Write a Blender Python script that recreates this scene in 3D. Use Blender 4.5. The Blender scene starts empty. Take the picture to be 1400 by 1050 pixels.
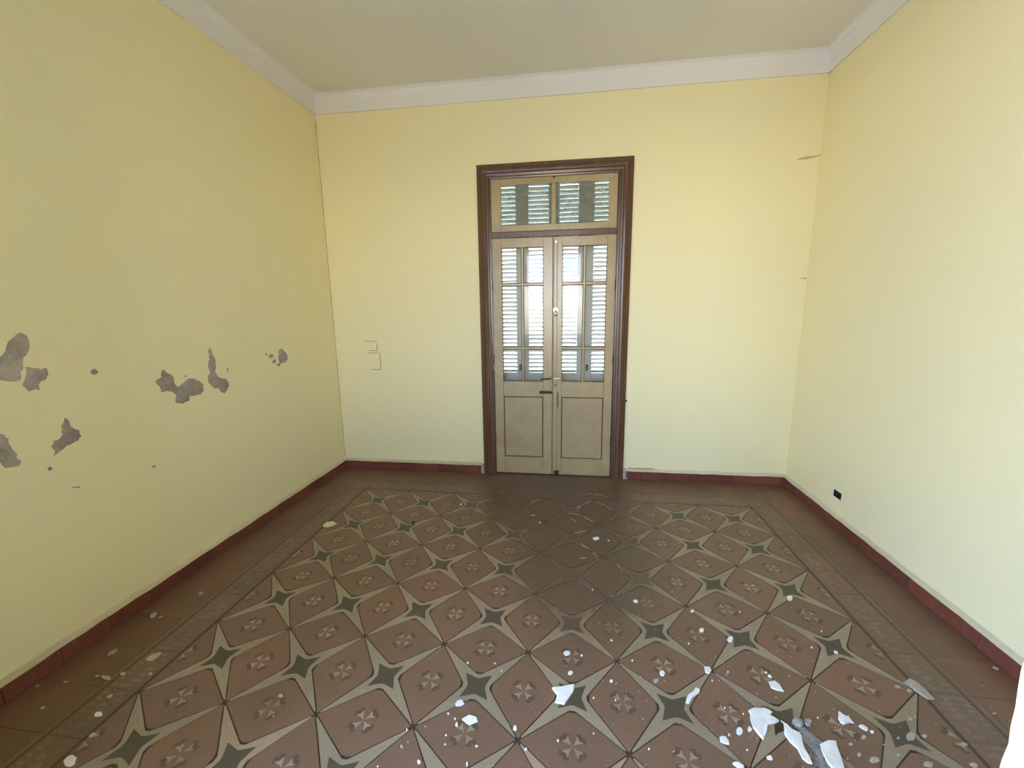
import bpy, math, random
from mathutils import Vector, Euler
random.seed(7)
S = bpy.context.scene
COL = S.collection
# ------------------------------------------------------------------ camera
CAM_LOC = Vector((0.1721, -3.0584, 1.5616))
CAM_ROT = Euler((1.39118, 0.01297, 0.13608), 'XYZ')
FPX = 568.36
cd = bpy.data.cameras.new('camera'); cam = bpy.data.objects.new('camera', cd); COL.objects.link(cam)
cam.location = CAM_LOC; cam.rotation_euler = CAM_ROT
cd.sensor_fit = 'HORIZONTAL'; cd.sensor_width = 36.0; cd.lens = FPX / 1400 * 36.0; cd.clip_start = 0.01
S.camera = cam
# ------------------------------------------------------------------ sky, sun, exposure
W = bpy.data.worlds.new('sky'); S.world = W; W.use_nodes = True
nt = W.node_tree; bg = nt.nodes['Background']; bg.inputs[1].default_value = 15.5
tc = nt.nodes.new('ShaderNodeTexCoord'); sz = nt.nodes.new('ShaderNodeSeparateXYZ'); cr = nt.nodes.new('ShaderNodeValToRGB')
mr = nt.nodes.new('ShaderNodeMapRange'); mr.inputs['From Min'].default_value = -1; mr.inputs['From Max'].default_value = 1
nt.links.new(tc.outputs['Generated'], sz.inputs[0]); nt.links.new(sz.outputs[2], mr.inputs['Value'])
nt.links.new(mr.outputs[0], cr.inputs['Fac']); nt.links.new(cr.outputs['Color'], bg.inputs['Color'])
ce = cr.color_ramp.elements                       # sunlit ground below the horizon, white haze at it, blue above
for p_, c_ in ((0.0, (.36, .31, .23, 1)), (.47, (.43, .37, .28, 1)), (.505, (1.0, .98, .94, 1)), (.53, (.92, .96, 1.0, 1)), (.56, (.36, .58, 1.0, 1)), (1.0, (.22, .44, 1.0, 1))):
    e_ = ce[0] if p_ == 0.0 else (ce[-1] if p_ == 1.0 else ce.new(p_))
    e_.position = p_; e_.color = c_
def portal(name, loc, w, h, rz):
    ld = bpy.data.lights.new(name, 'AREA'); ld.shape = 'RECTANGLE'; ld.size = w; ld.size_y = h; ld.cycles.is_portal = True
    o = bpy.data.objects.new(name, ld); COL.objects.link(o); o.location = loc
    o.rotation_euler = (math.pi / 2, 0, rz); return o
GX0, GX1, GY, GZ = -2.35, 2.5, -5.2, 3.2           # gallery invented behind for the daylight: open patio at x < GX0
WA = (-.75, .42, .95, 2.78)                       # its window in the wall y = GY
portal('window_rear_offscreen', ((WA[0] + WA[1]) / 2, GY - .02, (WA[2] + WA[3]) / 2), WA[1] - WA[0], WA[3] - WA[2], 0)
portal('patio_sky_left_offscreen', (GX0, (GY - 2.65) / 2, GZ / 2), -2.65 - GY, GZ, -math.pi / 2)
vs = S.view_settings
vs.view_transform = 'Standard'; vs.look = 'None'; vs.gamma = 1.0; vs.use_curve_mapping = False
vs.exposure = 0.62
S.cycles.max_bounces = 14; S.cycles.diffuse_bounces = 8; S.cycles.transparent_max_bounces = 24
S.cycles.caustics_reflective = False; S.cycles.caustics_refractive = False
S.cycles.use_denoising = True

# ------------------------------------------------------------------ pixel -> place
RM = CAM_ROT.to_matrix()
def ray(u, v): return RM @ Vector(((u - 700) / FPX, (525 - v) / FPX, -1.0))
def on_plane(u, v, axis, val):
    d = ray(u, v); return CAM_LOC + d * ((val - CAM_LOC[axis]) / d[axis])
def on_floor(u, v): return on_plane(u, v, 2, 0.0)

# ------------------------------------------------------------------ materials
def srgb(r, g, b):
    f = lambda c: (c / 255 / 12.92) if c / 255 <= .04045 else ((c / 255 + .055) / 1.055) ** 2.4
    return (f(r), f(g), f(b), 1)
def new_mat(name):
    m = bpy.data.materials.new(name); m.use_nodes = True
    nt = m.node_tree; return m, nt, nt.nodes['Principled BSDF']
def N(nt, typ, **kw):
    n = nt.nodes.new(typ)
    for k, v in kw.items():
        if k in n.inputs.keys(): n.inputs[k].default_value = v
        else: setattr(n, k, v)
    return n
def L(nt, a, b): nt.links.new(a, b)
def pos(nt): return N(nt, 'ShaderNodeNewGeometry').outputs['Position']
def noise(nt, scale, detail=4, rough=.6, vec=None):
    n = N(nt, 'ShaderNodeTexNoise'); n.inputs['Scale'].default_value = scale
    n.inputs['Detail'].default_value = detail; n.inputs['Roughness'].default_value = rough
    L(nt, vec or pos(nt), n.inputs['Vector']); return n.outputs['Fac']
def ramp(nt, fac, stops):
    r = N(nt, 'ShaderNodeValToRGB'); e = r.color_ramp.elements
    while len(e) < len(stops): e.new(.5)
    for i, (p, c) in enumerate(stops):
        e[i].position = p; e[i].color = c if isinstance(c, tuple) else (c, c, c, 1)
    L(nt, fac, r.inputs['Fac']); return r.outputs['Color']
def mix(nt, fac, a, b, mode='MIX'):
    n = N(nt, 'ShaderNodeMixRGB'); n.blend_type = mode
    for s, v in ((n.inputs['Fac'], fac), (n.inputs['Color1'], a), (n.inputs['Color2'], b)):
        if isinstance(v, (float, int, tuple)): s.default_value = v
        else: L(nt, v, s)
    return n.outputs['Color']
def math_n(nt, op, a, b=0.0, clamp=False):
    n = N(nt, 'ShaderNodeMath'); n.operation = op; n.use_clamp = clamp
    for s, v in ((n.inputs[0], a), (n.inputs[1], b)):
        if isinstance(v, (float, int)): s.default_value = v
        else: L(nt, v, s)
    return n.outputs[0]
def bump(nt, bsdf, h, strength, dist):
    b = N(nt, 'ShaderNodeBump'); b.inputs['Strength'].default_value = strength; b.inputs['Distance'].default_value = dist
    L(nt, h, b.inputs['Height']); L(nt, b.outputs['Normal'], bsdf.inputs['Normal'])

def plaster(name, col, spots, rough=.75, bs=.35):
    m, nt, b = new_mat(name)
    big = noise(nt, 1.3, 5); fine = noise(nt, 11, 6, .7)
    c = mix(nt, ramp(nt, big, [(.35, 0.0), (.7, 1.0)]), col, spots)
    dirt = ramp(nt, fine, [(.62, 0.0), (.78, .16)])
    c = mix(nt, dirt, c, tuple(x * .62 for x in col[:3]) + (1,))
    L(nt, c, b.inputs['Base Color']); b.inputs['Roughness'].default_value = rough
    h = mix(nt, .5, noise(nt, 3.0, 3), noise(nt, 60, 4))
    bump(nt, b, h, bs, .01); return m
WALL = plaster('cream_yellow_paint', (.86, .765, .445, 1), (.84, .755, .465, 1), .55)
BAND = plaster('white_band_paint', (.80, .77, .74, 1), (.75, .72, .68, 1))
CEIL = plaster('ceiling_whitewash', (.80, .76, .68, 1), (.76, .72, .63, 1))
OUTW = plaster('courtyard_whitewash', (.80, .76, .68, 1), (.74, .70, .62, 1))
ALLEY = plaster('sunbleached_render', (.88, .78, .62, 1), (.80, .70, .55, 1))
CONC = plaster('courtyard_concrete', (.62, .57, .48, 1), (.55, .50, .42, 1))

def simple(name, col, rough=.5, metal=0.0, var=.15, scale=14, bs=0.0):
    m, nt, b = new_mat(name)
    f = ramp(nt, noise(nt, scale, 5), [(.3, 1 - var), (.7, 1 + var * .3)])
    L(nt, mix(nt, 1.0, col, f, 'MULTIPLY'), b.inputs['Base Color'])
    b.inputs['Roughness'].default_value = rough; b.inputs['Metallic'].default_value = metal
    if bs: bump(nt, b, noise(nt, scale * 3, 4), bs, .004)
    return m
def wood(name, col, rough, streak=.25):
    m, nt, b = new_mat(name)
    mp = N(nt, 'ShaderNodeMapping'); mp.inputs['Scale'].default_value = (40, 40, 2.0)
    L(nt, pos(nt), mp.inputs['Vector'])
    f = ramp(nt, noise(nt, 1.0, 5, .6, mp.outputs[0]), [(.3, 1 - streak), (.7, 1.0)])
    c = mix(nt, 1.0, col, f, 'MULTIPLY')
    L(nt, c, b.inputs['Base Color']); b.inputs['Roughness'].default_value = rough
    bump(nt, b, noise(nt, 1.0, 4, .6, mp.outputs[0]), .12, .003); return m
BROWN = wood('brown_varnish', (.135, .066, .036, 1), .22, .3)
m, nt, b = new_mat('greige_door_paint')
g = ramp(nt, noise(nt, 5, 6, .7), [(.3, .8), (.65, 1.0)])
sp = ramp(nt, noise(nt, 38, 6, .75), [(.66, 0.0), (.74, .55)])
c = mix(nt, sp, mix(nt, 1.0, (.45, .335, .175, 1), g, 'MULTIPLY'), (.16, .11, .06, 1))
L(nt, c, b.inputs['Base Color']); b.inputs['Roughness'].default_value = .24
bump(nt, b, noise(nt, 30, 4), .08, .003); GREIGE = m
GRIME = simple('dark_grime', (.09, .06, .032, 1), .7)
SHUT = simple('shutter_paint', (.70, .64, .56, 1), .5, 0, .12, 9)
IRON = simple('rusty_dark_iron', (.045, .032, .022, 1), .5, .4, .3, 60)
BLACK = simple('black_plastic', (.025, .025, .025, 1), .6)
BRASS = simple('worn_brass', (.80, .62, .34, 1), .3, .5, .2, 50)
STEEL = simple('pale_painted_metal', (.62, .60, .56, 1), .3, .5, .15, 50)
RED = None
def glass_mat(name, haze, rough, hazecol, bumpy=False, tint=(.95, .97, .96, 1)):
    m = bpy.data.materials.new(name); m.use_nodes = True; nt = m.node_tree
    for n in list(nt.nodes): nt.nodes.remove(n)
    out = N(nt, 'ShaderNodeOutputMaterial')
    fr = N(nt, 'ShaderNodeFresnel'); fr.inputs['IOR'].default_value = 1.30
    gl = N(nt, 'ShaderNodeBsdfGlossy'); gl.inputs['Roughness'].default_value = .02
    if bumpy:
        tr = N(nt, 'ShaderNodeBsdfRefraction'); tr.inputs['IOR'].default_value = 1.02; tr.inputs['Roughness'].default_value = rough
        b = N(nt, 'ShaderNodeBump'); b.inputs['Strength'].default_value = .35; b.inputs['Distance'].default_value = .004
        L(nt, noise(nt, 260, 2), b.inputs['Height'])
        L(nt, b.outputs[0], gl.inputs['Normal']); L(nt, b.outputs[0], tr.inputs['Normal']); gl.inputs['Roughness'].default_value = .1
    else:
        tr = N(nt, 'ShaderNodeBsdfTransparent')
    tr.inputs['Color'].default_value = tint
    df = N(nt, 'ShaderNodeBsdfDiffuse'); df.inputs['Color'].default_value = hazecol
    tl = N(nt, 'ShaderNodeBsdfTranslucent'); tl.inputs['Color'].default_value = hazecol
    ms = N(nt, 'ShaderNodeMixShader'); ms.inputs[0].default_value = .5
    L(nt, df.outputs[0], ms.inputs[1]); L(nt, tl.outputs[0], ms.inputs[2])
    h = N(nt, 'ShaderNodeMixShader'); L(nt, ramp(nt, noise(nt, 9, 5), [(.2, haze * .8), (.8, haze * 1.2)]), h.inputs[0])
    L(nt, tr.outputs[0], h.inputs[1]); L(nt, ms.outputs[0], h.inputs[2])
    mm = N(nt, 'ShaderNodeMixShader'); L(nt, fr.outputs[0], mm.inputs[0])
    L(nt, h.outputs[0], mm.inputs[1]); L(nt, gl.outputs[0], mm.inputs[2])
    L(nt, mm.outputs[0], out.inputs['Surface']); return m
GLASS = glass_mat('clear_dusty_glass', .06, .0, (.6, .57, .5, 1))
GLASS_T = glass_mat('frosted_dusty_glass', .34, .10, (.52, .54, .46, 1), True, (.8, .86, .8, 1))

# floor: same wear and grime layer over every tile colour
def wear_mask(nt):
    p = pos(nt); sx = N(nt, 'ShaderNodeSeparateXYZ'); L(nt, p, sx.inputs[0])
    def blob(cx, cy, rx, ry):
        a = math_n(nt, 'DIVIDE', math_n(nt, 'SUBTRACT', sx.outputs[0], cx), rx)
        b = math_n(nt, 'DIVIDE', math_n(nt, 'SUBTRACT', sx.outputs[1], cy), ry)
        return math_n(nt, 'SQRT', math_n(nt, 'ADD', math_n(nt, 'MULTIPLY', a, a), math_n(nt, 'MULTIPLY', b, b)))
    d = math_n(nt, 'MINIMUM', blob(.12, .10, .80, .74), blob(.28, -.60, .55, .78))
    d = math_n(nt, 'ADD', d, math_n(nt, 'MULTIPLY', math_n(nt, 'SUBTRACT', noise(nt, 9, 7, .72), .5), 1.0))
    return ramp(nt, d, [(.62, 1.0), (.98, 0.0)])
def floor_mat(name, col, grime=.35, worn=.93, rough=.36):
    m, nt, b = new_mat(name)
    oi = N(nt, 'ShaderNodeObjectInfo')
    v = ramp(nt, oi.outputs['Random'], [(0, .93), (1, 1.05)])
    red = ramp(nt, oi.outputs['Random'], [(0, (1, 1, 1, 1)), (.75, (1.0, 1.0, 1.0, 1)), (1, (1.08, .95, .97, 1))])
    c = mix(nt, 1.0, mix(nt, 1.0, col, v, 'MULTIPLY'), red, 'MULTIPLY')
    c = mix(nt, 1.0, c, ramp(nt, noise(nt, 130, 5, .75), [(.3, .78), (.7, 1.15)]), 'MULTIPLY')
    gr = ramp(nt, noise(nt, 3.2, 7, .7), [(.42, 0.0), (.72, grime)])
    c = mix(nt, gr, c, (.115, .075, .048, 1))
    w = wear_mask(nt)
    c = mix(nt, math_n(nt, 'MULTIPLY', w, worn), c, (.125, .083, .052, 1))  # worn patch; its dark tone also takes in the door's reflection
    L(nt, c, b.inputs['Base Color'])
    L(nt, ramp(nt, noise(nt, 5, 6, .7), [(.3, rough - .08), (.7, rough + .12)]), b.inputs['Roughness'])
    b.inputs['Specular IOR Level'].default_value = .4
    bump(nt, b, noise(nt, 40, 5), .10, .003); return m
F_MAR = floor_mat('tile_maroon', (.200, .116, .074, 1))
F_LINE = floor_mat('tile_outline', (.058, .038, .024, 1))
F_LIGHT = floor_mat('tile_cream', (.315, .250, .165, 1), .3, .88)
F_DARK = floor_mat('tile_charcoal', (.078, .066, .044, 1))
F_PET = floor_mat('tile_petal', (.37, .29, .195, 1), .6, .95)
F_CHEVRON = floor_mat('tile_petal_chevron', (.112, .070, .050, 1), .5)  # dark chevrons of the printed cross
F_PLAIN = floor_mat('tile_plain_brown', (.180, .096, .058, 1), .45)
F_BAND = floor_mat('tile_band', (.185, .117, .076, 1), .45)
F_BANDL = floor_mat('tile_band_motif', (.245, .175, .125, 1), .75)
F_GROUT = simple('grout', (.075, .055, .040, 1), .8)
m, nt, b = new_mat('red_baseboard_glaze')
oi = N(nt, 'ShaderNodeObjectInfo')
v = ramp(nt, oi.outputs['Random'], [(0, .72), (1, 1.15)])
c = mix(nt, 1.0, (.175, .052, .032, 1), v, 'MULTIPLY')
c = mix(nt, ramp(nt, noise(nt, 26, 6, .7), [(.5, 0.0), (.75, .5)]), c, (.235, .105, .075, 1))
L(nt, c, b.inputs['Base Color']); b.inputs['Roughness'].default_value = .38; RED = m
LIP = plaster('mortar_lip', (.66, .57, .36, 1), (.50, .43, .27, 1), .8, .6)
m, nt, b = new_mat('bared_old_plaster')
c = ramp(nt, noise(nt, 7, 7, .7), [(.32, (.22, .17, .145, 1)), (.5, (.37, .31, .26, 1)), (.66, (.50, .435, .36, 1))])
L(nt, c, b.inputs['Base Color']); b.inputs['Roughness'].default_value = .85
bump(nt, b, noise(nt, 40, 5), .5, .004); BARE = m
m, nt, b = new_mat('crack_line')
b.inputs['Base Color'].default_value = (.22, .18, .10, 1); b.inputs['Roughness'].default_value = .9; CRACK = m
FLAKE_W = simple('white_plaster', (.82, .80, .76, 1), .8, 0, .12, 40)
FLAKE_C = simple('cream_plaster', (.70, .62, .38, 1), .8, 0, .12, 40)
FLAKE_G = simple('grey_mortar', (.36, .34, .30, 1), .9, 0, .4, 60, .5)
FLAKE_B = simple('dull_beige_plaster', (.46, .40, .32, 1), .9, 0, .25, 60)
DUST = simple('plaster_dust', (.34, .32, .28, 1), .95, 0, .5, 30)

# ------------------------------------------------------------------ mesh helpers
class MB:
    def __init__(s): s.v = []; s.f = []; s.m = []
    def quad(s, pts, mi=0):
        i = len(s.v); s.v += [tuple(p) for p in pts]; s.f.append(tuple(range(i, i + len(pts)))); s.m.append(mi); return s
    def box(s, x0, x1, y0, y1, z0, z1, mi=0):
        i = len(s.v)
        s.v += [(x, y, z) for z in (z0, z1) for y in (y0, y1) for x in (x0, x1)]
        for q in ((0, 2, 3, 1), (4, 5, 7, 6), (0, 1, 5, 4), (2, 6, 7, 3), (0, 4, 6, 2), (1, 3, 7, 5)):
            s.f.append(tuple(i + k for k in q)); s.m.append(mi)
        return s
    def prism(s, pts, vec, mi=0, jitter=0):
        n = len(pts); i = len(s.v); vec = Vector(vec)
        s.v += [tuple(p) for p in pts] + [tuple(Vector(p) + vec * (1 + jitter * (random.random() - .5))) for p in pts]
        s.f.append(tuple(i + k for k in reversed(range(n)))); s.f.append(tuple(i + n + k for k in range(n))); s.m += [mi, mi]
        for k in range(n):
            s.f.append((i + k, i + (k + 1) % n, i + n + (k + 1) % n, i + n + k)); s.m.append(mi)
        return s
    def tube(s, a, b, r, n=10, mi=0, r2=None):
        a = Vector(a); b = Vector(b); d = (b - a).normalized()
        u = d.orthogonal().normalized(); w = d.cross(u); r2 = r if r2 is None else r2
        i = len(s.v)
        for c, rr in ((a, r), (b, r2)):
            s.v += [tuple(c + (u * math.cos(t) + w * math.sin(t)) * rr) for t in [2 * math.pi * k / n for k in range(n)]]
        s.f.append(tuple(i + k for k in reversed(range(n)))); s.f.append(tuple(i + n + k for k in range(n))); s.m += [mi, mi]
        for k in range(n):
            s.f.append((i + k, i + (k + 1) % n, i + n + (k + 1) % n, i + n + k)); s.m.append(mi)
        return s
    def mesh(s, name, mats, org=(0, 0, 0)):
        me = bpy.data.meshes.new(name); o = Vector(org)
        me.from_pydata([tuple(Vector(p) - o) for p in s.v], [], s.f)
        for mm in (mats if isinstance(mats, (list, tuple)) else [mats]): me.materials.append(mm)
        me.polygons.foreach_set('material_index', s.m); me.update(); return me
    def build(s, name, mats, parent=None, bevel=0, smooth=False):
        org = wloc(parent) if parent else Vector((0, 0, 0))
        o = link(name, s.mesh(name, mats, org), parent)
        if bevel:
            md = o.modifiers.new('bevel', 'BEVEL'); md.width = bevel; md.segments = 2; md.limit_method = 'ANGLE'
        if smooth: o.data.polygons.foreach_set('use_smooth', [True] * len(o.data.polygons))
        return o
def wloc(o):
    v = Vector((0, 0, 0))
    while o: v += o.location; o = o.parent
    return v
def link(name, data, parent=None, loc=(0, 0, 0), rz=0):
    o = bpy.data.objects.new(name, data); COL.objects.link(o); o.location = loc
    if rz: o.rotation_euler = (0, 0, rz)
    if parent: o.parent = parent
    return o
def tag(o, label, cat, group=None, kind=None):
    o['label'] = label; o['category'] = cat
    if group: o['group'] = group
    if kind: o['kind'] = kind
    return o
def struct(o, label, cat): return tag(o, label, cat, kind='structure')

# ------------------------------------------------------------------ room dimensions
YB, XR, ZC, ZB = 0.68, 2.062, 3.40, 3.25          # back wall face, right wall face, ceiling, band bottom
YF, YF2 = -2.40, -2.65                            # front wall with the wide opening
XL0, XL1 = -2.062, -2.118                         # left wall face at the back corner and at y=-2.4 (a little out of square)
def xl(y): return XL0 + (XL1 - XL0) * (YB - y) / (YB - YF)
def wall_grid(us, zs, hole, put):
    for i in range(len(us) - 1):
        for k in range(len(zs) - 1):
            if not hole((us[i] + us[i + 1]) / 2, (zs[k] + zs[k + 1]) / 2): put(us[i], us[i + 1], zs[k], zs[k + 1])
# back wall with the door opening
DX0, DX1, DZ = -0.56, 0.605, 2.69
mb = MB()
wall_grid([-2.5, DX0, DX1, 2.5], [0, DZ, 3.6], lambda u, z: DX0 < u < DX1 and z < DZ, lambda a, c, d, e: mb.box(a, c, YB, YB + .32, d, e))
wall_back = struct(mb.build('wall_back', WALL), 'pale cream yellow plastered wall around the double door', 'wall')
# left wall
mb = MB(); mb.prism([(xl(YB), YB, 0), (xl(YF2), YF2, 0), (-2.5, YF2, 0), (-2.5, YB, 0)], (0, 0, 3.6))
wall_left = struct(mb.build('wall_left', WALL), 'cream yellow plastered wall with grey peeled paint patches', 'wall')
# right wall with the open socket box
SY0, SY1, SZ0, SZ1 = -0.062, 0.020, 0.212, 0.262
mb = MB()
wall_grid([YF2, SY0, SY1, YB], [0, SZ0, SZ1, 3.6], lambda u, z: SY0 < u < SY1 and SZ0 < z < SZ1, lambda a, c, d, e: mb.box(XR, 2.5, a, c, d, e))
wall_right = struct(mb.build('wall_right', WALL), 'cream plastered wall with an open socket box low down', 'wall')
# front wall: wide opening to the gallery where the photographer stands
OX0, OX1, OZ = -1.40, 0.878, 3.10
mb = MB()
wall_grid([xl(YF) - .02, OX0, OX1, XR + .02], [0, OZ, 3.6], lambda u, z: OX0 < u < OX1 and z < OZ, lambda a, c, d, e: mb.box(a, c, YF2, YF, d, e) if not (a >= OX1 and e <= OZ) else None)
rj = random.Random(2); zz = [OZ * k / 90 for k in range(91)]; jj = [OX1 + rj.uniform(-.004, .004) for _ in zz]
for k in range(90):                                  # pier with a chipped plaster corner
    for q in ([(jj[k], YF, zz[k]), (jj[k], YF2, zz[k]), (jj[k + 1], YF2, zz[k + 1]), (jj[k + 1], YF, zz[k + 1])], [(XR + .02, YF, zz[k]), (jj[k], YF, zz[k]), (jj[k + 1], YF, zz[k + 1]), (XR + .02, YF, zz[k + 1])], [(jj[k], YF2, zz[k]), (XR + .02, YF2, zz[k]), (XR + .02, YF2, zz[k + 1]), (jj[k + 1], YF2, zz[k + 1])]): mb.quad(q)
wall_front = struct(mb.build('wall_front', WALL), 'cream plastered wall pier with a chipped corner at the wide opening', 'wall')
ceiling = struct(MB().box(-2.5, 2.5, YF2, YB + .32, ZC, ZC + .2).build('ceiling', CEIL), 'dull off-white plaster ceiling above the yellow walls', 'ceiling')
# white bands under the ceiling (small cove against the ceiling)
def band(name, a, c, nrm, label):
    prof = [(0, ZB), (.014, ZB), (.016, ZB + .09), (.020, ZB + .115), (.032, ZB + .136), (.055, ZC), (0, ZC)]
    a = Vector(a); c = Vector(c); n = Vector(nrm); mb = MB()
    A = [a + n * d + Vector((0, 0, z)) for d, z in prof]; C = [c + n * d + Vector((0, 0, z)) for d, z in prof]
    k = len(prof); i = 0; mb.v += [tuple(p) for p in A + C]
    for j in range(k): mb.f.append((j, (j + 1) % k, k + (j + 1) % k, k + j)); mb.m.append(0)
    mb.f += [tuple(range(k)), tuple(range(2 * k - 1, k - 1, -1))]; mb.m += [0, 0]
    return struct(mb.build(name, BAND), label, 'trim')
band('trim_1', (xl(YB), YB, 0), (XR, YB, 0), (0, -1, 0), 'white painted band below the ceiling over the double door')
band('trim_2', (xl(YB), YB, 0), (xl(YF), YF, 0), (1, 0, 0), 'white painted band below the ceiling over the patched wall')
band('trim_3', (XR, YB, 0), (XR, YF, 0), (-1, 0, 0), 'white painted band below the ceiling over the socket box wall')

# ------------------------------------------------------------------ floor of 20 cm cement tiles
floor = struct(MB().box(-2.5, 2.5, -2.2, YB + .32, -.12, -.004).build('floor', F_LINE), 'brown cement tile floor with a star pattern and border band', 'floor')
T = .2; G = .0009
def lay(mb, pts, lvl, mi): mb.quad([(x, y, .0004 * lvl) for x, y in pts], mi)
def slab(mb, pts, mi=0, h=.006): mb.prism([(x, y, -h) for x, y in pts], (0, 0, h), mi)
def quarters(q): return [(x * c - y * s_, x * s_ + y * c) for c, s_ in ((1, 0), (0, 1), (-1, 0), (0, -1)) for x, y in q]
star8 = quarters([(.0575, -.010), (.0575, .010), (.1885, .185), (.1885, .1885), (.185, .1885), (.010, .0575)][:-1] + [])
dark8 = quarters([(.0385, -.006), (.0385, .006), (.058, .058)])
mb = MB(); slab(mb, star8); lay(mb, dark8, 1, 1)
STAR = mb.mesh('star_tile', [F_LIGHT, F_DARK])
def cross(mb, keep):
    q = math.sqrt(.5)
    for dx, dy in ((1, 1), (-1, 1), (-1, -1), (1, -1)):
        if not keep(dx, dy): continue
        P = lambda u, v: (q * (u * dx - v * dy), q * (u * dy + v * dx))
        lay(mb, [P(.024, -.003), P(.042, -.024), P(.058, -.012), P(.051, 0), P(.058, .012), P(.042, .024), P(.024, .003)], 1, 1)
        lay(mb, [P(.003, 0), P(.020, -.005), P(.041, -.017), P(.034, 0), P(.041, .017), P(.020, .005)], 2, 2)
# rhombus between two stars: long axis along y (between two star tips), corners rounded at the waist
rhomb = [(.1285, -.020), (.1310, 0), (.1285, .020), (.0045, .187), (0, .192), (-.0045, .187), (-.1285, .020), (-.1310, 0), (-.1285, -.020), (-.0045, -.187), (0, -.192), (.0045, -.187)]
mb = MB(); slab(mb, rhomb); cross(mb, lambda dx, dy: True)
RHOMB = mb.mesh('rhombus_tile', [F_MAR, F_CHEVRON, F_PET])
half = [(.1285, -.020), (.1310, 0), (.1285, .020), (.0045, .187), (.001, .190), (.001, -.190), (.0045, -.187)]
mb = MB(); slab(mb, half); cross(mb, lambda dx, dy: dx > 0)
HALF = mb.mesh('half_rhombus_tile', [F_MAR, F_CHEVRON, F_PET])
mb = MB(); slab(mb, [(G, G), (T - G, G), (T - G, T - G), (G, T - G)])
for a, c in ((.002, .015), (.162, .172)): lay(mb, [(a, G), (c, G), (c, T - G), (a, T - G)], 1, 1)
rr = random.Random(3)
for k in range(7):
    y = .018 + .027 * k; x0 = .035 + rr.random() * .03; w = .025 + rr.random() * .05
    lay(mb, [(x0, y), (x0 + w * .5, y - .010 * rr.random() - .004), (x0 + w, y + .004), (x0 + w * .6, y + .006 + .010 * rr.random())], 1, 2)
    lay(mb, [(.118 + .01 * rr.random(), y), (.145, y - .007), (.150, y + .004), (.128, y + .010)], 1, 2)
BANDT = mb.mesh('band_tile', [F_BAND, F_LINE, F_BANDL])
mb = MB(); slab(mb, [(G, G), (T - G, G), (T - G, T - G), (G, T - G)])
for a, c in ((.002, .015), (.162, .172)):
    lay(mb, [(G, a), (c, a), (c, c), (G, c)], 1, 1); lay(mb, [(a, G), (c, G), (c, a), (a, a)], 1, 1)
lay(mb, [(.04, .085), (.085, .04), (.125, .085), (.085, .125)], 1, 2)
BANDC = mb.mesh('band_corner_tile', [F_BAND, F_LINE, F_BANDL])
def plain_mesh(w, d):
    return MB().box(G, w - G, G, d - G, -.006, 0).mesh('plain_tile', F_PLAIN)
PL_A, PL_B, PL_C = plain_mesh(.30, .2), plain_mesh(.2, .28), plain_mesh(.30, .28)
for r in range(6):
    for c in range(8):
        link('star_tile', STAR, floor, (.4 * (c - 3.5), -.4 * r, 0))
for r in range(6):
    for c in range(7): link('rhombus_tile', RHOMB, floor, (.4 * (c - 3), -.4 * r, 0))
    link('half_rhombus_tile', HALF, floor, (-1.6, -.4 * r, 0)); link('half_rhombus_tile', HALF, floor, (1.6, -.4 * r, 0), math.pi)
for r in range(5):
    for c in range(8): link('rhombus_tile', RHOMB, floor, (.4 * (c - 3.5), -.2 - .4 * r, 0), math.pi / 2)
for c in range(8):
    link('half_rhombus_tile', HALF, floor, (.4 * (c - 3.5), .2, 0), -math.pi / 2); link('half_rhombus_tile', HALF, floor, (.4 * (c - 3.5), -2.2, 0), math.pi / 2)
for k in range(12):                                   # side bands
    link('border_tile', BANDT, floor, (1.6, .2 - .2 * (k + 1), 0))
    link('border_tile', BANDT, floor, (-1.6, .2 - .2 * k, 0), math.pi)
for k in range(16): link('border_tile', BANDT, floor, (-1.6 + .2 * (k + 1), .2, 0), math.pi / 2)
link('border_tile', BANDC, floor, (1.6, .2, 0)); link('border_tile', BANDC, floor, (-1.6, .2, 0), math.pi / 2)
for k in range(13):
    link('plain_tile', PL_A, floor, (1.8, .4 - .2 * (k + 1), 0)); link('plain_tile', PL_A, floor, (-1.8, .4 - .2 * k, 0), math.pi)
for k in range(18): link('plain_tile', PL_B, floor, (-1.8 + .2 * k, .4, 0))
link('plain_tile', PL_C, floor, (1.8, .4, 0)); link('plain_tile', PL_C, floor, (-2.1, .4, 0))
struct(MB().box(-.62, .68, YB, YB + .32, -.0038, -.0005).build('floor_threshold', F_PLAIN), 'worn brown sill under the closed double door', 'door sill')

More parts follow.
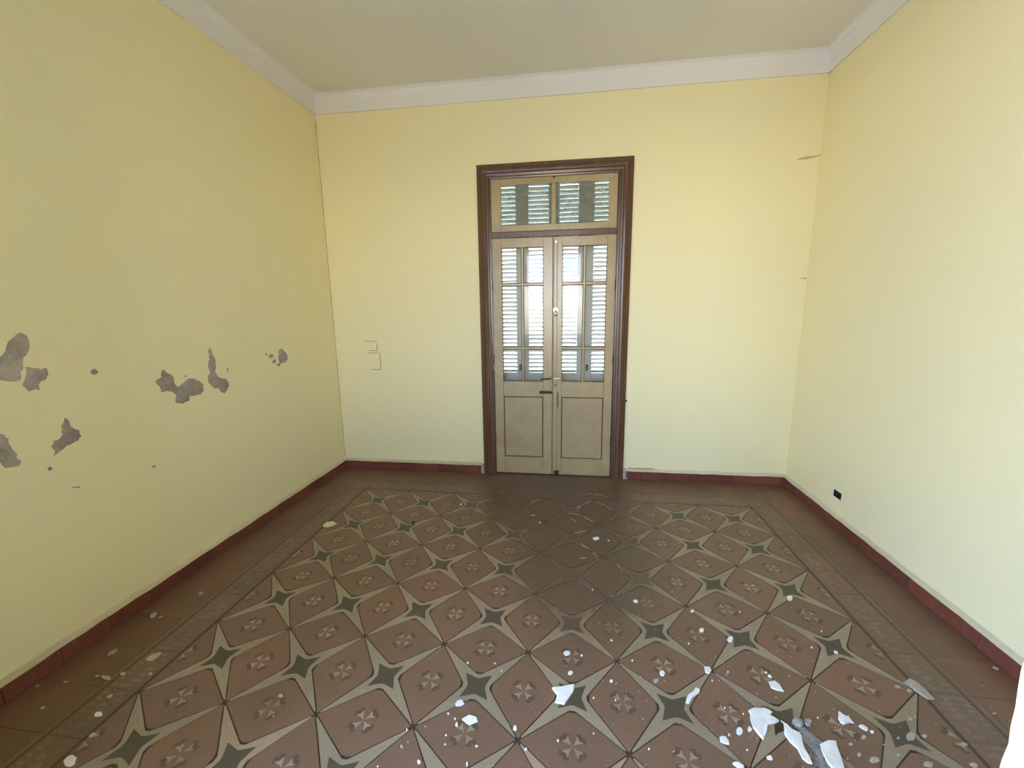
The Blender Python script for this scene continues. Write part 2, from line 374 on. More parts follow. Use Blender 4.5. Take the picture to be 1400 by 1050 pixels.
# ------------------------------------------------------------------ baseboards: mortar lip with red tiles
def baseboard(name, a, c, n, label, first=0.0):
    a = Vector((a[0], a[1], 0)); c = Vector((c[0], c[1], 0)); n = Vector((n[0], n[1], 0)).normalized(); d = (c - a); LEN = d.length; d.normalize()
    mb = MB(); st = max(2, int(LEN / .06)); ring = []
    for i in range(st + 1):
        p = a + d * LEN * i / st; j = random.uniform(-.003, .003)
        ring.append([p + Vector((0, 0, .074 + j * .6)), p + n * .019 + Vector((0, 0, .079 + j)), p + n * .012 + Vector((0, 0, .094 + j)), p + Vector((0, 0, .102 + j))])
    for q in ring: mb.v += [tuple(x) for x in q]
    for i in range(st):
        for k in range(4): mb.f.append((4 * i + k, 4 * i + (k + 1) % 4, 4 * i + 4 + (k + 1) % 4, 4 * i + 4 + k)); mb.m.append(0)
    mb.f += [(0, 1, 2, 3), (4 * st + 3, 4 * st + 2, 4 * st + 1, 4 * st)]; mb.m += [0, 0]
    o = struct(mb.build(name, LIP), label, 'baseboard')
    cuts = [0.0]; x = first if first else .2
    while x < LEN - .01: cuts.append(x); x += .2
    cuts.append(LEN)
    for i in range(len(cuts) - 1):
        p = a + d * (cuts[i] + .001); q = a + d * (cuts[i + 1] - .001); e = n * (.018 + random.uniform(-.0015, .0015)); h = .078 + random.uniform(-.002, .001)
        t = MB().prism([p, q, q + e, p + e] if d.cross(n).z > 0 else [p + e, q + e, q, p], (0, 0, h))
        t.build('baseboard_tile', RED, o, bevel=.002)
    return o
baseboard('baseboard_back', (xl(YB) + .0, YB), (-.655, YB), (0, -1), 'dark red tile baseboard between the peeled wall corner and the door', .16)
baseboard('baseboard_door', (.70, YB), (XR, YB), (0, -1), 'sunfaded red tile baseboard between the door and the socket wall', .13)
baseboard('baseboard_left', (xl(YB - .02), YB - .02), (xl(YF), YF), (1, 0), 'dark red tile baseboard under the peeled wall patches', .18)
baseboard('baseboard_right', (XR, YB - .02), (XR, YF), (-1, 0), 'dark red tile baseboard below the open socket box', .18)
for x, s in ((-.648, 1), (.693, -1)):
    mb = MB()
    pts = [(x - .022, 0), (x + .022, 0), (x + .016, .05), (x + .020, .09), (x - .004, .10), (x - .018, .07)]
    mb.prism([(u, YB, w) for u, w in reversed(pts)], (0, -.016, 0), jitter=.5)
    mb.build('mortar_patch', BARE if s > 0 else FLAKE_B, wall_back)

# ------------------------------------------------------------------ wall damage
def wall_patch(name, poly, parent, axis, val, off, mat, k=1.0):
    pts = [on_plane(u, v, axis, val) for u, v in poly]
    if axis == 0 and val < 0:
        pts = [on_plane(u, v, 0, xl(p.y)) for (u, v), p in zip(poly, pts)]
    fine = []
    for i, p in enumerate(pts):                       # ragged outline
        q = pts[(i + 1) % len(pts)]; n = max(1, int((q - p).length / .011))
        for t in range(n):
            r = p.lerp(q, t / n)
            if t: r += Vector([random.uniform(-.0045, .0045) if a != axis else 0 for a in range(3)])
            fine.append(r)
    mb = MB(); vec = Vector((0, 0, 0)); vec[axis] = off
    mb.prism(fine, vec); return mb.build(name, mat, parent)
def zp(lst, ox, oy, s): return [(ox + u * s, oy + v * s) for u, v in lst]
def blob(u, v, ru, rv, n=8, a=0, j=.25):
    out = []
    for k in range(n):
        t = 2 * math.pi * k / n; r = 1 + random.uniform(-j, j)
        x, y = ru * r * math.cos(t), rv * r * math.sin(t)
        out.append((u + x * math.cos(a) - y * math.sin(a), v + x * math.sin(a) + y * math.cos(a)))
    return out
PATCH = [
 [(95,82),(120,95),(133,130),(130,165),(105,195),(105,235),(92,260),(95,295),(70,307),(40,305),(0,298),(-40,270),(-35,225),(-10,200),(10,185),(25,165),(35,125),(65,100)],
 [(115,240),(150,243),(185,250),(210,242),(220,270),(210,295),(175,320),(180,345),(160,340),(130,352),(103,325),(115,290),(122,262)],
 [(708,305),(735,285),(738,255),(748,250),(760,265),(780,275),(793,290),(795,315),(808,330),(830,315),(850,298),(870,290),(905,302),(925,315),(928,345),(915,365),(885,370),(865,368),(858,395),(830,408),(800,398),(805,372),(785,350),(755,348),(735,353),(725,325)],
 [(953,142),(968,180),(982,210),(985,240),(980,262),(992,280),(1010,290),(1025,292),(1042,305),(1043,330),(1025,360),(1005,350),(998,338),(975,335),(950,310),(948,285),(960,265),(948,235),(955,200),(948,165)],
 [(1270,165),(1280,155),(1300,170),(1312,190),(1305,215),(1275,222),(1268,200)],
 [(0,545),(15,545),(38,565),(40,590),(60,620),(78,635),(75,655),(97,668),(88,690),(60,695),(25,700),(0,672),(-35,650),(-40,560)],
 [(293,470),(310,480),(320,510),(345,525),(360,525),(372,555),(355,575),(325,590),(300,600),(270,625),(245,645),(250,620),(232,600),(245,575),(275,562),(285,545),(278,510)],
 blob(430,263,17,15), blob(1235,190,12,10), blob(1250,213,9,9), blob(1270,229,9,7), blob(1213,180,4,7), blob(1037,252,4,12), blob(228,702,10,9), blob(700,693,9,6), blob(345,787,22,4), blob(845,281,6,4)]
for p in PATCH: wall_patch('peeled_patch', zp(p, 0, 430, .3), wall_left, 0, -2.1, .0012, BARE)
# painted-over cover plates with cracked edges on the back wall
for (u0, v0, u1, v1), gaps in (((497, 467, 515.5, 479), 'rtb'), ((500, 483, 520.5, 505), 'trb')):
    a = on_plane(u0, v0, 1, YB); c = on_plane(u1, v1, 1, YB)
    pl = MB().box(a.x, c.x, YB - .004, YB, c.z, a.z).build('cover_plate', WALL, wall_back, bevel=.0015)
    w = .0045
    if 'r' in gaps: MB().box(c.x, c.x + w, YB - .0012, YB, c.z, a.z - (.02 if gaps == 'rtb' else 0)).build('plate_gap', CRACK, pl)
    if 't' in gaps: MB().box(a.x + .02, c.x, YB - .0012, YB, a.z, a.z + w).build('plate_gap', CRACK, pl)
    if 'b' in gaps: MB().box(a.x + .05, c.x, YB - .0012, YB, c.z - w, c.z).build('plate_gap', CRACK, pl)
# cracks in the back right corner and over the baseboard
PUTTY = simple('old_filler', (.55, .47, .27, 1), .85)
wall_patch('crack', [(1088,218.5),(1098,215),(1116,212),(1128,209.5),(1128,212),(1112,216),(1098,218.5)], wall_back, 1, YB, -.001, PUTTY)
wall_patch('crack', [(1094,380),(1103,379),(1103,381),(1095,381.5)], wall_back, 1, YB, -.001, PUTTY)
wall_patch('crack', [(859,639.6),(880,640.2),(897,641),(880,641.4),(859,641)], wall_back, 1, YB, -.0015, CRACK)
wall_patch('crack', [(620,631.2),(650,632.2),(657,631.6),(657,633.4),(640,633.6),(620,632.4)], wall_back, 1, YB, -.0015, CRACK)
wall_patch('nail_hole', blob(856, 548, 1.6, 1.6), wall_back, 1, YB, -.0015, IRON)
# ragged crack down the corner between the peeled wall and the door wall
rc = random.Random(4); mb = MB(); zs = [.12 + .04 * k for k in range(78)]
def cw(z): return .002 + .005 * rc.random()
L_ = [(xl(YB) + cw(z), YB - .0008, z) for z in zs]; K_ = [(xl(YB) + .0008, YB - cw(z), z) for z in zs]
for k in range(len(zs) - 1):
    mb.quad([(xl(YB), YB - .0008, zs[k]), L_[k], L_[k + 1], (xl(YB), YB - .0008, zs[k + 1])]); mb.quad([K_[k], (xl(YB) + .0008, YB, zs[k]), (xl(YB) + .0008, YB, zs[k + 1]), K_[k + 1]])
mb.build('corner_crack', PUTTY, wall_back)
# socket box
sb = link('socket_box', None, None, (XR, (SY0 + SY1) / 2, SZ0)); tag(sb, 'small open black socket box sunk low in the cream wall', 'socket box')
mb = MB(); d = .05
mb.box(XR + d, XR + d + .003, SY0, SY1, SZ0, SZ1)
for q in ((SY0, SY0 + .002, SZ0, SZ1), (SY1 - .002, SY1, SZ0, SZ1), (SY0, SY1, SZ0, SZ0 + .002), (SY0, SY1, SZ1 - .002, SZ1)):
    mb.box(XR - .001, XR + d, q[0], q[1], q[2], q[3])
mb.build('box_shell', BLACK, sb)
MB().box(XR + .006, XR + .02, SY0 + .003, SY0 + .012, SZ0 + .004, SZ1 - .006).build('metal_tab', STEEL, sb)
MB().tube((XR + .03, -.03, SZ0 + .03), (XR + .002, -.01, SZ0 + .012), .002, 6).build('wire_stub', IRON, sb)

# ------------------------------------------------------------------ door: casing, transom, two leaves, shutters
def casing():
    xo0, xo1, zt = -.628, .674, 2.760
    prof = [(0, 0), (0, .016), (.030, .018), (.036, .026), (.046, .033), (.058, .035), (.070, .031), (.078, .022), (.086, .020), (.096, .018), (.100, .006), (.112, .004), (.112, -.05), (.08, -.05), (.08, 0)]
    def part(name, st, root):
        mb = MB(); k = len(prof)
        for s in st:
            for o, dd in prof: mb.v.append(s(o, dd))
        for j in range(k): mb.f.append((j, (j + 1) % k, k + (j + 1) % k, k + j)); mb.m.append(0)
        mb.f += [tuple(range(k)), tuple(range(2 * k - 1, k - 1, -1))]; mb.m += [0, 0]
        ob = mb.build(name, BROWN, root); return ob
    root = link('trim_4', None, None, (0, YB, 0)); struct(root, 'dark brown varnished wooden casing around the double door', 'door frame')
    part('jamb_casing', [lambda o, d: (xo0 + o, YB - d, 0), lambda o, d: (xo0 + o, YB - d, zt - o)], root)
    part('head_casing', [lambda o, d: (xo0 + o, YB - d, zt - o), lambda o, d: (xo1 - o, YB - d, zt - o)], root)
    part('jamb_casing', [lambda o, d: (xo1 - o, YB - d, zt - o), lambda o, d: (xo1 - o, YB - d, 0)], root)
    MB().box(-.516, .556, YB - .004, YB + .06, 2.166, 2.214).build('transom_bar', BROWN, root, bevel=.004)
    for a, c in ((DX0, -.516), (.556, DX1)): MB().box(a, c, YB + .05, YB + .11, 0, DZ).build('jamb_lining', BROWN, root)
    MB().box(-.516, .556, YB + .05, YB + .11, 2.650, DZ).build('head_lining', BROWN, root)
casing()
YL = .690; TH = .040                                 # leaf front face, thickness
def fr(name, x0, x1, z0, z1, root, mat=GREIGE, y0=YL, y1=YL + TH, bev=.003): return MB().box(x0, x1, y0, y1, z0, z1).build(name, mat, root, bevel=bev)
# transom window
tw = link('window_1', None, None, (.02, YL, 2.216)); struct(tw, 'two-pane frosted glass transom window above the double door', 'window')
fr('stile', -.514, -.428, 2.217, 2.648, tw); fr('stile', .485, .554, 2.217, 2.648, tw); fr('mullion', .008, .044, 2.269, 2.596, tw)
fr('rail', -.428, .485, 2.217, 2.269, tw); fr('rail', -.428, .485, 2.596, 2.648, tw)
fr('pane', -.430, .010, 2.267, 2.598, tw, GLASS_T, YL + .018, YL + .022, 0); fr('pane', .042, .487, 2.267, 2.598, tw, GLASS_T, YL + .018, YL + .022, 0)
MB().box(.020, .034, YL - .012, YL, 2.632, 2.656).build('catch', IRON, tw)
def leaf(name, x0, gx0, gx1, x1, label):
    root = link(name, None, None, ((x0 + x1) / 2, YL, .008)); struct(root, label, 'door')
    zb, zt = .008, 2.163
    zr = [.900, 1.198, 1.212, 1.762, 1.776, 2.083]
    fr('stile', x0, gx0, zb, zt, root); fr('stile', gx1, x1, zb, zt, root)
    fr('rail', gx0, gx1, zr[5], zt, root); fr('rail', gx0, gx1, .757, zr[0], root); fr('rail', gx0, gx1, zb, .170, root)
    mx = (gx0 + gx1) / 2
    fr('muntin', mx - .009, mx + .009, zr[0], zr[5], root, GREIGE, YL + .006, YL + .034)
    for a, c in ((zr[1], zr[2]), (zr[3], zr[4])):
        for p, q in ((gx0, mx - .009), (mx + .009, gx1)): fr('muntin', p, q, a - .004, c + .004, root, GREIGE, YL + .006, YL + .034)
    tilt = .010 if name == 'door_1' else -.006
    for p, q in ((gx0, mx - .009), (mx + .009, gx1)):
        for a, c in ((zr[0], zr[1] - .004), (zr[2] + .004, zr[3] - .004), (zr[4] + .004, zr[5])):
            t = random.uniform(-.0012, .0012)
            mb = MB().prism([(p - .003, YL + .018 + t, a - .003), (q + .003, YL + .018 - t, a - .003), (q + .003, YL + .018 - t, c + .003), (p - .003, YL + .018 + t, c + .003)], (0, .003, 0))
            mb.build('pane', GLASS, root)
            b = MB()                                  # putty line round the pane
            for w in ((p, p + .004, a, c), (q - .004, q, a, c), (p, q, a, a + .004), (p, q, c - .004, c)): b.box(w[0], w[1], YL + .010, YL + .018, w[2], w[3])
            b.build('putty_line', GRIME, root)
    # raised lower panel in a grimy groove
    fr('groove', gx0, gx1, .170, .757, root, GRIME, YL + .012, YL + .03, 0)
    fr('panel', gx0 + .008, gx1 - .008, .178, .749, root, GREIGE, YL + .003, YL + .028, .004)
    return root
dl = leaf('door_1', -.512, -.430, -.062, .020, 'greige glazed door leaf with rusty bolt and dark lever, hung beside the cover plates')
dr = leaf('door_2', .024, .104, .482, .556, 'greige glazed door leaf with brass lever and round latch knob')
# astragal and hardware
fr('astragal', .030, .062, .03, 2.150, dr, GREIGE, YL - .012, YL, .006)
h = link('lever_handle', MB().box(-.010, .016, YL - .006, YL, .895, .965).mesh('lever_handle', GREIGE, wloc(dl)), dl)
MB().tube((.004, YL - .004, .932), (.004, YL - .04, .932), .007).tube((.010, YL - .038, .932), (-.085, YL - .036, .926), .008, r2=.006).build('lever', IRON, h)
h = link('lever_handle', MB().box(.034, .060, YL - .018, YL - .012, .895, .965).mesh('lever_handle', GREIGE, wloc(dr)), dr)
MB().tube((.044, YL - .014, .935), (.044, YL - .05, .935), .006).tube((.038, YL - .048, .935), (.088, YL - .046, .941), .007, r2=.005).build('lever', BRASS, h)
h = link('slide_bolt', MB().box(-.092, .012, YL - .005, YL, .788, .814).mesh('slide_bolt', IRON, wloc(dl)), dl)
MB().tube((-.096, YL - .012, .801), (.024, YL - .012, .799), .007).build('bolt_rod', IRON, h)
MB().tube((-.05, YL - .012, .801), (-.05, YL - .032, .796), .005).build('bolt_knob', IRON, h)
MB().tube((.073, YL - .005, .665), (.073, YL - .005, .800), .004).build('pull_bar', IRON, dr)
MB().tube((.050, YL - .014, .868), (.050, YL - .0125, .868), .008).build('keyhole', BLACK, dr)
MB().box(.040, .086, YL - .022, YL, .010, .052).build('foot_bolt', IRON, dr, bevel=.004)
k = link('latch_knob', MB().tube((.049, YL - .012, 1.545), (.049, YL - .020, 1.545), .022, 16).mesh('latch_knob', STEEL, wloc(dr)), dr)
MB().tube((.049, YL - .020, 1.532), (.049, YL - .034, 1.532), .009, 10).tube((.049, YL - .020, 1.558), (.049, YL - .030, 1.558), .005, 8).build('spindle', IRON, k)
MB().tube((.049, YL - .012, 1.50), (.049, YL - .014, 1.49), .009, 8).build('latch_catch', IRON, dr)
MB().tube((.049, YL - .012, 2.12), (.049, YL - .018, 2.12), .010, 10).build('top_catch', STEEL, dr)
for z in (.35, 1.1, 1.75):
    MB().tube((.557, YL - .006, z - .045), (.557, YL - .006, z + .045), .006, 8).build('hinge', IRON, dr)
    MB().tube((-.514, YL - .006, z - .045), (-.514, YL - .006, z + .045), .006, 8).build('hinge', BROWN, dl)

# louvred shutters outside, four folding leaves
YS = .915
SL_W = .215
def slat_mesh(w):
    mb = MB(); t = math.radians(38); c, s = math.cos(t), math.sin(t); hw = .019; ht = .004
    pts = [(-hw * c - ht * s, hw * s - ht * c), (hw * c - ht * s, -hw * s - ht * c), (hw * c + ht * s, -hw * s + ht * c), (-hw * c + ht * s, hw * s + ht * c)]
    mb.prism([(-w / 2, a, z) for a, z in pts], (w, 0, 0)); return mb.mesh('slat', SHUT)
edges = [(-.555, -.2665), (-.2660, .0225), (.0230, .3105), (.3110, .600)]
names = ['louvred shutter leaf hinged at the frame behind the door leaf with dark lever', 'louvred shutter leaf meeting at the middle behind the door leaf with dark lever',
         'louvred shutter leaf meeting at the middle behind the door leaf with brass lever', 'louvred shutter leaf hinged at the frame behind the door leaf with brass lever']
for i, (a, c) in enumerate(edges):
    root = link('louvre_shutter', None, None, ((a + c) / 2, YS, 0)); tag(root, 'pale painted ' + names[i], 'shutter', 'folding louvred shutters outside the door')
    lw, rw = [(.045, .062), (.056, .05), (.05, .072), (.069, .045)][i]
    fr('stile', a, a + lw, .0, 2.688, root, SHUT, YS, YS + .035); fr('stile', c - rw, c, .0, 2.688, root, SHUT, YS, YS + .035)
    for z0, z1 in ((.0, .10), (.875, .945), (2.19, 2.235), (2.645, 2.688)): fr('rail', a + lw, c - rw, z0, z1, root, SHUT, YS, YS + .035)
    fr('lower_panel', a + lw, c - rw, .10, .875, root, SHUT, YS + .01, YS + .025)
    me = slat_mesh(c - rw - a - lw - .002); xc = (a + lw + c - rw) / 2
    z = .962
    while z < 2.64:
        if not 2.175 < z < 2.25: link('slat', me, root, (xc - (a + c) / 2, .0175, z))
        z += .0385
    if i in (0, 3):
        xx = c - .028 if i == 0 else a + .028
        MB().box(xx - .012, xx + .012, YS - .014, YS, .965, 1.03).build('latch', IRON, root, bevel=.004)
        MB().tube((xx - .02, YS - .012, .95), (xx + .03, YS - .012, .99), .005, 8).build('latch_rod', STEEL, root)

# ------------------------------------------------------------------ outside, added for the daylight: gallery and patio behind, alley past the shutters
struct(MB().box(-9.0, 2.5, -9.0, -2.2, -.12, -.0005).build('floor_gallery_added', CONC), 'pale plain floor of the added gallery and patio outside the wide opening', 'floor')
struct(MB().box(GX0, 2.5, GY - .25, YF2, GZ, 3.4).build('ceiling_gallery_added', OUTW), 'white ceiling of the added gallery outside the wide opening', 'ceiling')
mb = MB()
wall_grid([GX0, WA[0], WA[1], 2.5], [0, WA[2], WA[3], GZ], lambda u, z: WA[0] < u < WA[1] and WA[2] < z < WA[3], lambda a, c, d, e: mb.box(a, c, GY - .25, GY, d, e))
struct(mb.build('wall_gallery_added', OUTW), 'added whitewashed gallery wall with one tall daylight opening', 'wall')
mb = MB().box(2.5, 2.7, GY - .25, YF2, 0, 3.4)
struct(mb.build('wall_gallery_right_added', OUTW), 'blank whitewashed end wall of the added gallery beside the socket wall', 'wall')
struct(MB().box(-1.6, 1.3, GY - 2.6, GY - .25, 3.02, 3.10).build('sky_blocker', ALLEY), 'pale rendered slab added unseen to block high sky over the gallery window', 'sky_blocker')  # added overhang: keeps high blue sky out of the gallery window
struct(MB().box(-9.0, xl(YF) + .01, YF2, YF, 0, 3.4).build('wall_patio_added', OUTW), 'whitewashed wall of the added patio beyond the room', 'wall')
struct(MB().box(-3.0, 3.0, YB + .32, 3.2, -.12, -.015).build('floor_balcony', CONC), 'paved alley floor behind the shutters', 'ground')
struct(MB().box(-6.0, 6.0, 3.2, 3.5, -.12, 5.2).build('wall_alley_added', ALLEY), 'whitewashed neighbour wall added across the alley to dim daylight behind the shutters', 'wall')  # added to block sky and dim the light between the slats

# ------------------------------------------------------------------ fallen plaster on the floor
def crop(k): return {3: (400, 620, .25714), 4: (720, 620, .27143), 5: (0, 800, .28571), 6: (350, 780, .28571), 7: (700, 780, .28571), 8: (1000, 780, .28571), 9: (980, 940, .14286)}[k]
def flake_poly(name, k, pts, th, mat, label, group=None, lift=.0012):
    ox, oy, sc = crop(k)
    P = [on_floor(ox + u * sc, oy + v * sc) for u, v in pts]
    a = sum(P[i].x * P[(i + 1) % len(P)].y - P[(i + 1) % len(P)].x * P[i].y for i in range(len(P)))
    if a < 0: P.reverse()
    c = sum(P, Vector((0, 0, 0))) / len(P)
    root_z = lift; mb = MB(); n = len(P)
    top = [c + (p - c) * random.uniform(.90, .97) for p in P]
    mb.v += [(p.x - c.x, p.y - c.y, 0) for p in P] + [(p.x - c.x, p.y - c.y, th * random.uniform(.75, 1.25)) for p in top] + [(0, 0, th * 1.1)]
    mb.f.append(tuple(reversed(range(n)))); mb.m.append(0)
    for i in range(n):
        j = (i + 1) % n
        mb.f.append((i, j, n + j, n + i)); mb.m.append(0); mb.f.append((n + i, n + j, 2 * n)); mb.m.append(0)
    o = link(name, mb.mesh(name, mat), None, (c.x, c.y, root_z)); tag(o, label, 'plaster flake', group); return o
FW, FC, FG, FB = FLAKE_W, FLAKE_C, FLAKE_G, FLAKE_B
flake_poly('plaster_flake', 9, [(300,225),(340,198),(430,200),(450,197),(500,215),(535,240),(520,262),(490,262),(560,300),(597,325),(570,345),(500,360),(485,380),(480,430),(445,510),(400,460),(345,390),(320,310),(318,260)], .006, FW, 'largest broad white plaster flake, beside the grey dust smear')
flake_poly('plaster_flake', 9, [(610,318),(660,350),(720,400),(790,440),(812,470),(815,520),(840,590),(900,690),(915,740),(870,730),(820,690),(770,590),(700,530),(645,450),(640,370)], .006, FW, 'long narrow white plaster strip along the grey dust smear')
flake_poly('plaster_flake', 9, [(985,545),(1060,512),(1110,518),(1140,530),(1155,590),(1190,670),(1225,800),(1110,800),(1050,720),(1000,610)], .007, FW, 'blunt-ended white plaster slab on the far side of the grey dust')
flake_poly('plaster_flake', 9, [(1165,235),(1210,265),(1260,290),(1315,350),(1275,340),(1220,358),(1185,345),(1160,300)], .005, FW, 'curved fin-shaped white plaster flake beside a row of crumbs')
flake_poly('plaster_flake', 7, [(190,565),(235,560),(300,548),(295,580),(250,645),(205,635),(215,600)], .006, FW, 'notched white plaster flake covering half a charcoal star centre')
flake_poly('plaster_flake', 7, [(880,560),(900,572),(895,590),(865,610),(845,640),(830,635),(840,600),(870,580)], .005, FW, 'crooked white plaster strip lying along a cream star arm')
flake_poly('plaster_flake', 7, [(918,462),(945,462),(955,480),(945,498),(925,490)], .005, FW, 'five-sided white plaster chip on a joint where star tips meet')
flake_poly('plaster_flake', 7, [(1228,535),(1255,530),(1280,545),(1302,582),(1265,575),(1240,565)], .004, FB if False else FW, 'pointed leaf-shaped white plaster flake on a maroon rhombus')
flake_poly('plaster_flake', 8, [(820,538),(850,518),(890,540),(930,575),(972,618),(940,620),(880,580),(850,552)], .005, FB, 'long dull beige plaster splinter across the border band')
flake_poly('plaster_flake', 6, [(985,715),(1020,695),(1055,705),(1062,725),(1020,742)], .005, FW, 'squarish white plaster flake beside a petal cross')
flake_poly('plaster_flake', 6, [(953,640),(965,625),(985,622),(998,640),(980,650),(958,652)], .004, FW, 'small rounded white plaster flake on a cream star arm')
flake_poly('plaster_flake', 3, [(162,380),(185,366),(215,362),(238,374),(215,386),(185,394),(165,392)], .004, FC, 'yellow cream paint flake lying by the inner border line')
flake_poly('dark_chip', 3, [(632,368),(640,361),(652,366),(650,376),(636,378)], .006, IRON, 'tiny black chip on a cream star arm')
flake_poly('mortar_lump', 9, [(720,330),(750,318),(790,318),(822,340),(830,372),(800,385),(750,372)], .012, FG, 'round grey mortar lump at the tip of the dust smear')
flake_poly('mortar_lump', 9, [(828,322),(850,308),(885,325),(910,355),(895,378),(860,375),(835,350)], .012, FG, 'grey mortar lump beside the round lump at the dust smear')
flake_poly('mortar_lump', 9, [(555,370),(590,340),(640,345),(642,410),(600,430),(560,460)], .004, IRON, 'flat dark mortar scab between the two largest plaster flakes')
def where(x, y):                                    # what a crumb lies on and by which landmark
    fx = ((x + 1.6) % .4) - .2; fy = ((y + .2) % .4) - .2; a, c = abs(fx), abs(fy); lo, hi = min(a, c), max(a, c)
    if abs(x) > 1.8 or y > .4: on = 'on the plain brown tiles'
    elif abs(x) > 1.6 or y > .2: on = 'on the border band'
    elif hi < .0385 + lo * .34 and hi < .058: on = 'on a charcoal star centre'
    elif hi < .0575 + lo * .71: on = 'on a cream star arm'
    else: on = 'on a maroon rhombus'
    if math.hypot(x - 1.02, y + 1.62) < .30: by = 'around the grey dust smear'
    elif x < -1.35: by = 'along the peeled wall'
    elif x > 1.25: by = 'toward the socket box wall'
    elif math.hypot((x - .2) / .6, (y + .1) / .9) < 1: by = 'in the worn patch before the door'
    elif x < .15: by = 'near the squarish flake'
    elif math.hypot(x - .62, y + 1.45) < .42: by = 'near the crooked plaster strip'
    else: by = 'in the middle of the star pattern'
    return on, by
# crop, u, v, half width, half height, turn (degrees), colour
small = [
 (7,262,398,15,10,0,'w'),(7,280,492,12,11,0,'w'),(7,592,149,13,7,12,'w'),(7,863,196,9,8,0,'w'),(7,907,288,11,9,0,'w'),(7,845,352,5,5,0,'w'),(7,1045,332,15,12,-30,'w'),(7,1330,135,14,13,0,'w'),
 (7,690,530,13,11,0,'b'),(7,718,495,12,15,0,'w'),(7,475,532,9,7,0,'w'),(7,390,612,5,5,0,'w'),(7,475,336,5,5,0,'w'),(7,15,757,10,15,0,'w'),(7,220,817,7,6,0,'w'),
 (7,1232,508,11,6,30,'w'),(7,1215,490,7,5,30,'w'),(7,1033,488,5,5,0,'w'),(7,655,857,5,5,0,'w'),(7,390,782,5,4,0,'w'),(7,575,433,5,5,0,'w'),(7,333,408,5,5,0,'w'),(7,615,515,5,5,0,'b'),(7,495,623,5,4,0,'w'),(7,958,530,4,4,0,'w'),(7,1090,200,4,4,0,'w'),(7,385,94,4,4,0,'w'),(7,408,183,4,4,0,'b'),(7,478,125,4,4,0,'b'),(7,1328,508,5,5,0,'b'),(7,1125,862,5,5,0,'w'),
 (9,218,422,35,42,0,'w'),(9,313,405,20,25,0,'w'),(9,72,508,64,34,42,'w'),(9,505,678,32,22,35,'w'),(9,210,752,60,22,25,'w'),(9,287,603,11,12,0,'w'),(9,117,457,14,10,40,'w'),(9,1280,547,20,14,30,'b'),(9,1365,648,20,20,0,'b'),(9,1250,685,14,10,0,'b'),(9,965,295,8,8,0,'w'),(9,75,200,9,9,0,'w'),(9,252,256,9,7,0,'w'),
 (8,795,560,15,7,20,'b'),(8,850,578,13,7,20,'b'),(8,855,710,14,7,30,'b'),(8,500,395,12,6,25,'w'),(8,858,795,28,21,15,'b'),(8,925,795,15,10,30,'b'),(8,797,805,8,6,0,'b'),(8,632,755,28,9,28,'w'),(8,672,775,10,6,40,'w'),(8,632,800,12,9,0,'b'),(8,570,832,10,6,20,'b'),(8,612,882,10,10,0,'b'),(8,685,910,25,16,15,'b'),(8,800,887,12,8,25,'b'),(8,943,930,24,14,10,'b'),(8,1160,935,22,11,25,'b'),(8,1265,470,18,6,22,'b'),(8,1258,688,13,5,0,'b'),(8,1115,835,16,8,15,'b'),(8,383,370,5,4,0,'w'),(8,430,293,4,4,0,'w'),(8,560,700,5,6,0,'b'),
 (6,1242,757,9,16,0,'w'),(6,118,602,13,9,0,'b'),(6,960,740,7,10,0,'w'),(6,952,712,5,5,0,'w'),(6,920,688,6,5,0,'w'),(6,1055,843,7,6,0,'w'),(6,910,790,5,4,0,'w'),(6,905,835,4,4,0,'w'),(6,780,920,8,11,0,'w'),(6,1010,930,5,12,0,'w'),(6,1290,857,7,8,0,'w'),(6,697,845,11,6,50,'b'),(6,722,765,4,8,0,'w'),(6,727,822,4,4,0,'b'),(6,810,750,5,4,0,'b'),(6,1013,445,6,6,0,'w'),(6,1143,447,4,4,0,'w'),(6,1175,483,4,4,0,'w'),(6,583,940,5,4,0,'w'),(6,85,700,4,4,0,'b'),
 (5,335,845,24,36,35,'w'),(5,470,622,22,11,-12,'w'),(5,508,445,23,11,12,'b'),(5,590,427,14,9,-10,'b'),(5,525,535,16,8,-28,'b'),(5,207,590,15,7,-30,'b'),(5,313,467,13,4,-10,'b'),(5,442,720,18,8,-28,'b'),(5,735,145,20,10,-38,'b'),(5,962,40,15,5,-22,'b'),(5,770,155,15,4,-20,'b'),(5,720,427,11,7,-20,'b'),(5,1343,535,13,8,0,'w'),(5,1310,630,5,5,0,'w'),(5,540,322,30,8,-32,'b'),(5,465,437,10,6,0,'b'),(5,180,485,11,4,-20,'b'),(5,735,345,40,13,-28,'b'),
 (3,895,272,6,6,0,'w'),(3,1315,370,6,5,0,'w'),(3,1280,330,10,4,0,'b'),
 (4,348,431,16,9,0,'w'),(4,412,440,5,4,0,'w'),(4,68,350,4,4,0,'w'),(4,1325,733,16,15,0,'w'),(4,333,688,4,4,0,'b'),(4,1072,798,4,4,0,'w')]
seen = set()
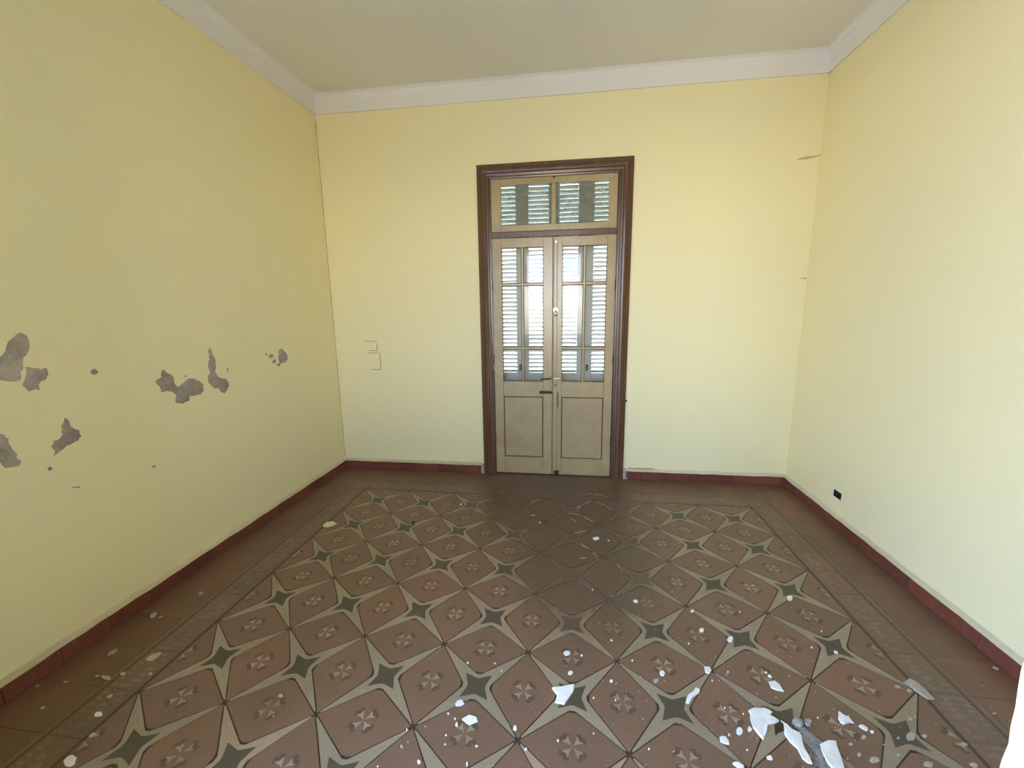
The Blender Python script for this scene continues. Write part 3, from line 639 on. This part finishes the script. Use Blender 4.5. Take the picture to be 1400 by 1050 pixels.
for k, u, v, a, c, t, col in small:
    ox, oy, sc = crop(k); px = (round((ox + u * sc) / 4), round((oy + v * sc) / 4))
    if px in seen: continue
    seen.add(px)
    big = max(a, c) * sc >= 2.5
    pts = blob(u, v, a, c, 7 if big else 5, math.radians(t), .2)
    mat = {'w': FW, 'b': FB}[col]
    ce = on_floor(ox + u * sc, oy + v * sc); on, by = where(ce.x, ce.y); r = max(a, c) / max(1, min(a, c))
    look = 'sliver' if r > 1.9 else ('chip' if r > 1.25 else 'bit')
    if col == 'b': flake_poly('plaster_fragment', k, pts, .003, mat, f'dull beige plaster {look} {on} {by}', f'beige plaster fragments {by}')
    elif big: flake_poly('plaster_flake', k, pts, .004, mat, f'coin-sized white plaster {look} {on} {by}', f'coin-sized plaster flakes {by}')
    else: flake_poly('plaster_crumb', k, pts, .003, mat, f'tiny white plaster crumb {on} {by}', f'tiny plaster crumbs {by}')
# smear of grey plaster dust between the large flakes: countless grains
rnd = random.Random(5); mb = MB(); ox, oy, sc = crop(9)
line = [(760, 345), (860, 450), (960, 580), (1000, 700), (1010, 800)]; wid = [35, 60, 80, 90, 90]
for n in range(900):
    t = rnd.random() * 3.999; i = int(t); f = t - i
    u = line[i][0] * (1 - f) + line[i + 1][0] * f + rnd.gauss(0, .45) * wid[i]; v = line[i][1] * (1 - f) + line[i + 1][1] * f + rnd.gauss(0, .4) * wid[i]
    p = on_floor(ox + u * sc, oy + v * sc); r = .0012 + .0028 * rnd.random() ** 2; a0 = rnd.random() * 6.28
    mb.prism([(p.x + r * math.cos(a0 + k * 2.1), p.y + r * math.sin(a0 + k * 2.1), .0011) for k in range(3)], (0, 0, r * .6))
tag(mb.build('plaster_dust', DUST), 'grey smear of plaster dust between the largest white flakes', 'plaster dust', kind='stuff')
rnd = random.Random(11); mb = MB()
for n in range(380):                                # grit all over the near right part of the floor
    x = rnd.gauss(.95, .5); y = rnd.gauss(-1.35, .45); r = .0008 + .0014 * rnd.random() ** 2; a0 = rnd.random() * 6.28
    if abs(x) > 1.95 or y > .3 or y < -2.1: continue
    mb.prism([(x + r * math.cos(a0 + k * 2.1), y + r * math.sin(a0 + k * 2.1), .0011) for k in range(3)], (0, 0, r))
tag(mb.build('floor_grit', FLAKE_W), 'fine pale plaster grit sprinkled over the patterned tiles', 'grit', kind='stuff')
# pale scrape marks left in the worn patch before the door
ox, oy, sc = crop(4)
for pl in ([(250,275),(262,268),(285,256),(325,240)], [(212,300),(240,306),(262,312)], [(255,290),(272,264)], [(285,316),(310,330),(335,346)], [(350,243),(390,260),(430,286)], [(240,402),(270,394),(300,388)], [(275,460),(310,480)], [(345,500),(360,540)], [(20,247),(45,240),(75,233)], [(18,313),(42,315)], [(270,530),(300,527)], [(340,205),(380,212),(410,225)], [(455,560),(470,578),(482,602)], [(300,207),(330,200)], [(225,330),(250,345)], [(330,500),(350,515)]):
    pts = [on_floor(ox + u * sc, oy + v * sc) for u, v in pl]; up = []; dn = []
    for p in pts:
        w = random.uniform(.004, .010); up.append((p.x, p.y + w, .0009)); dn.append((p.x, p.y - w * .6, .0009))
    q = dn + up[::-1]
    MB().prism(q, (0, 0, .0006)).build('scrape_mark', FLAKE_B, floor)
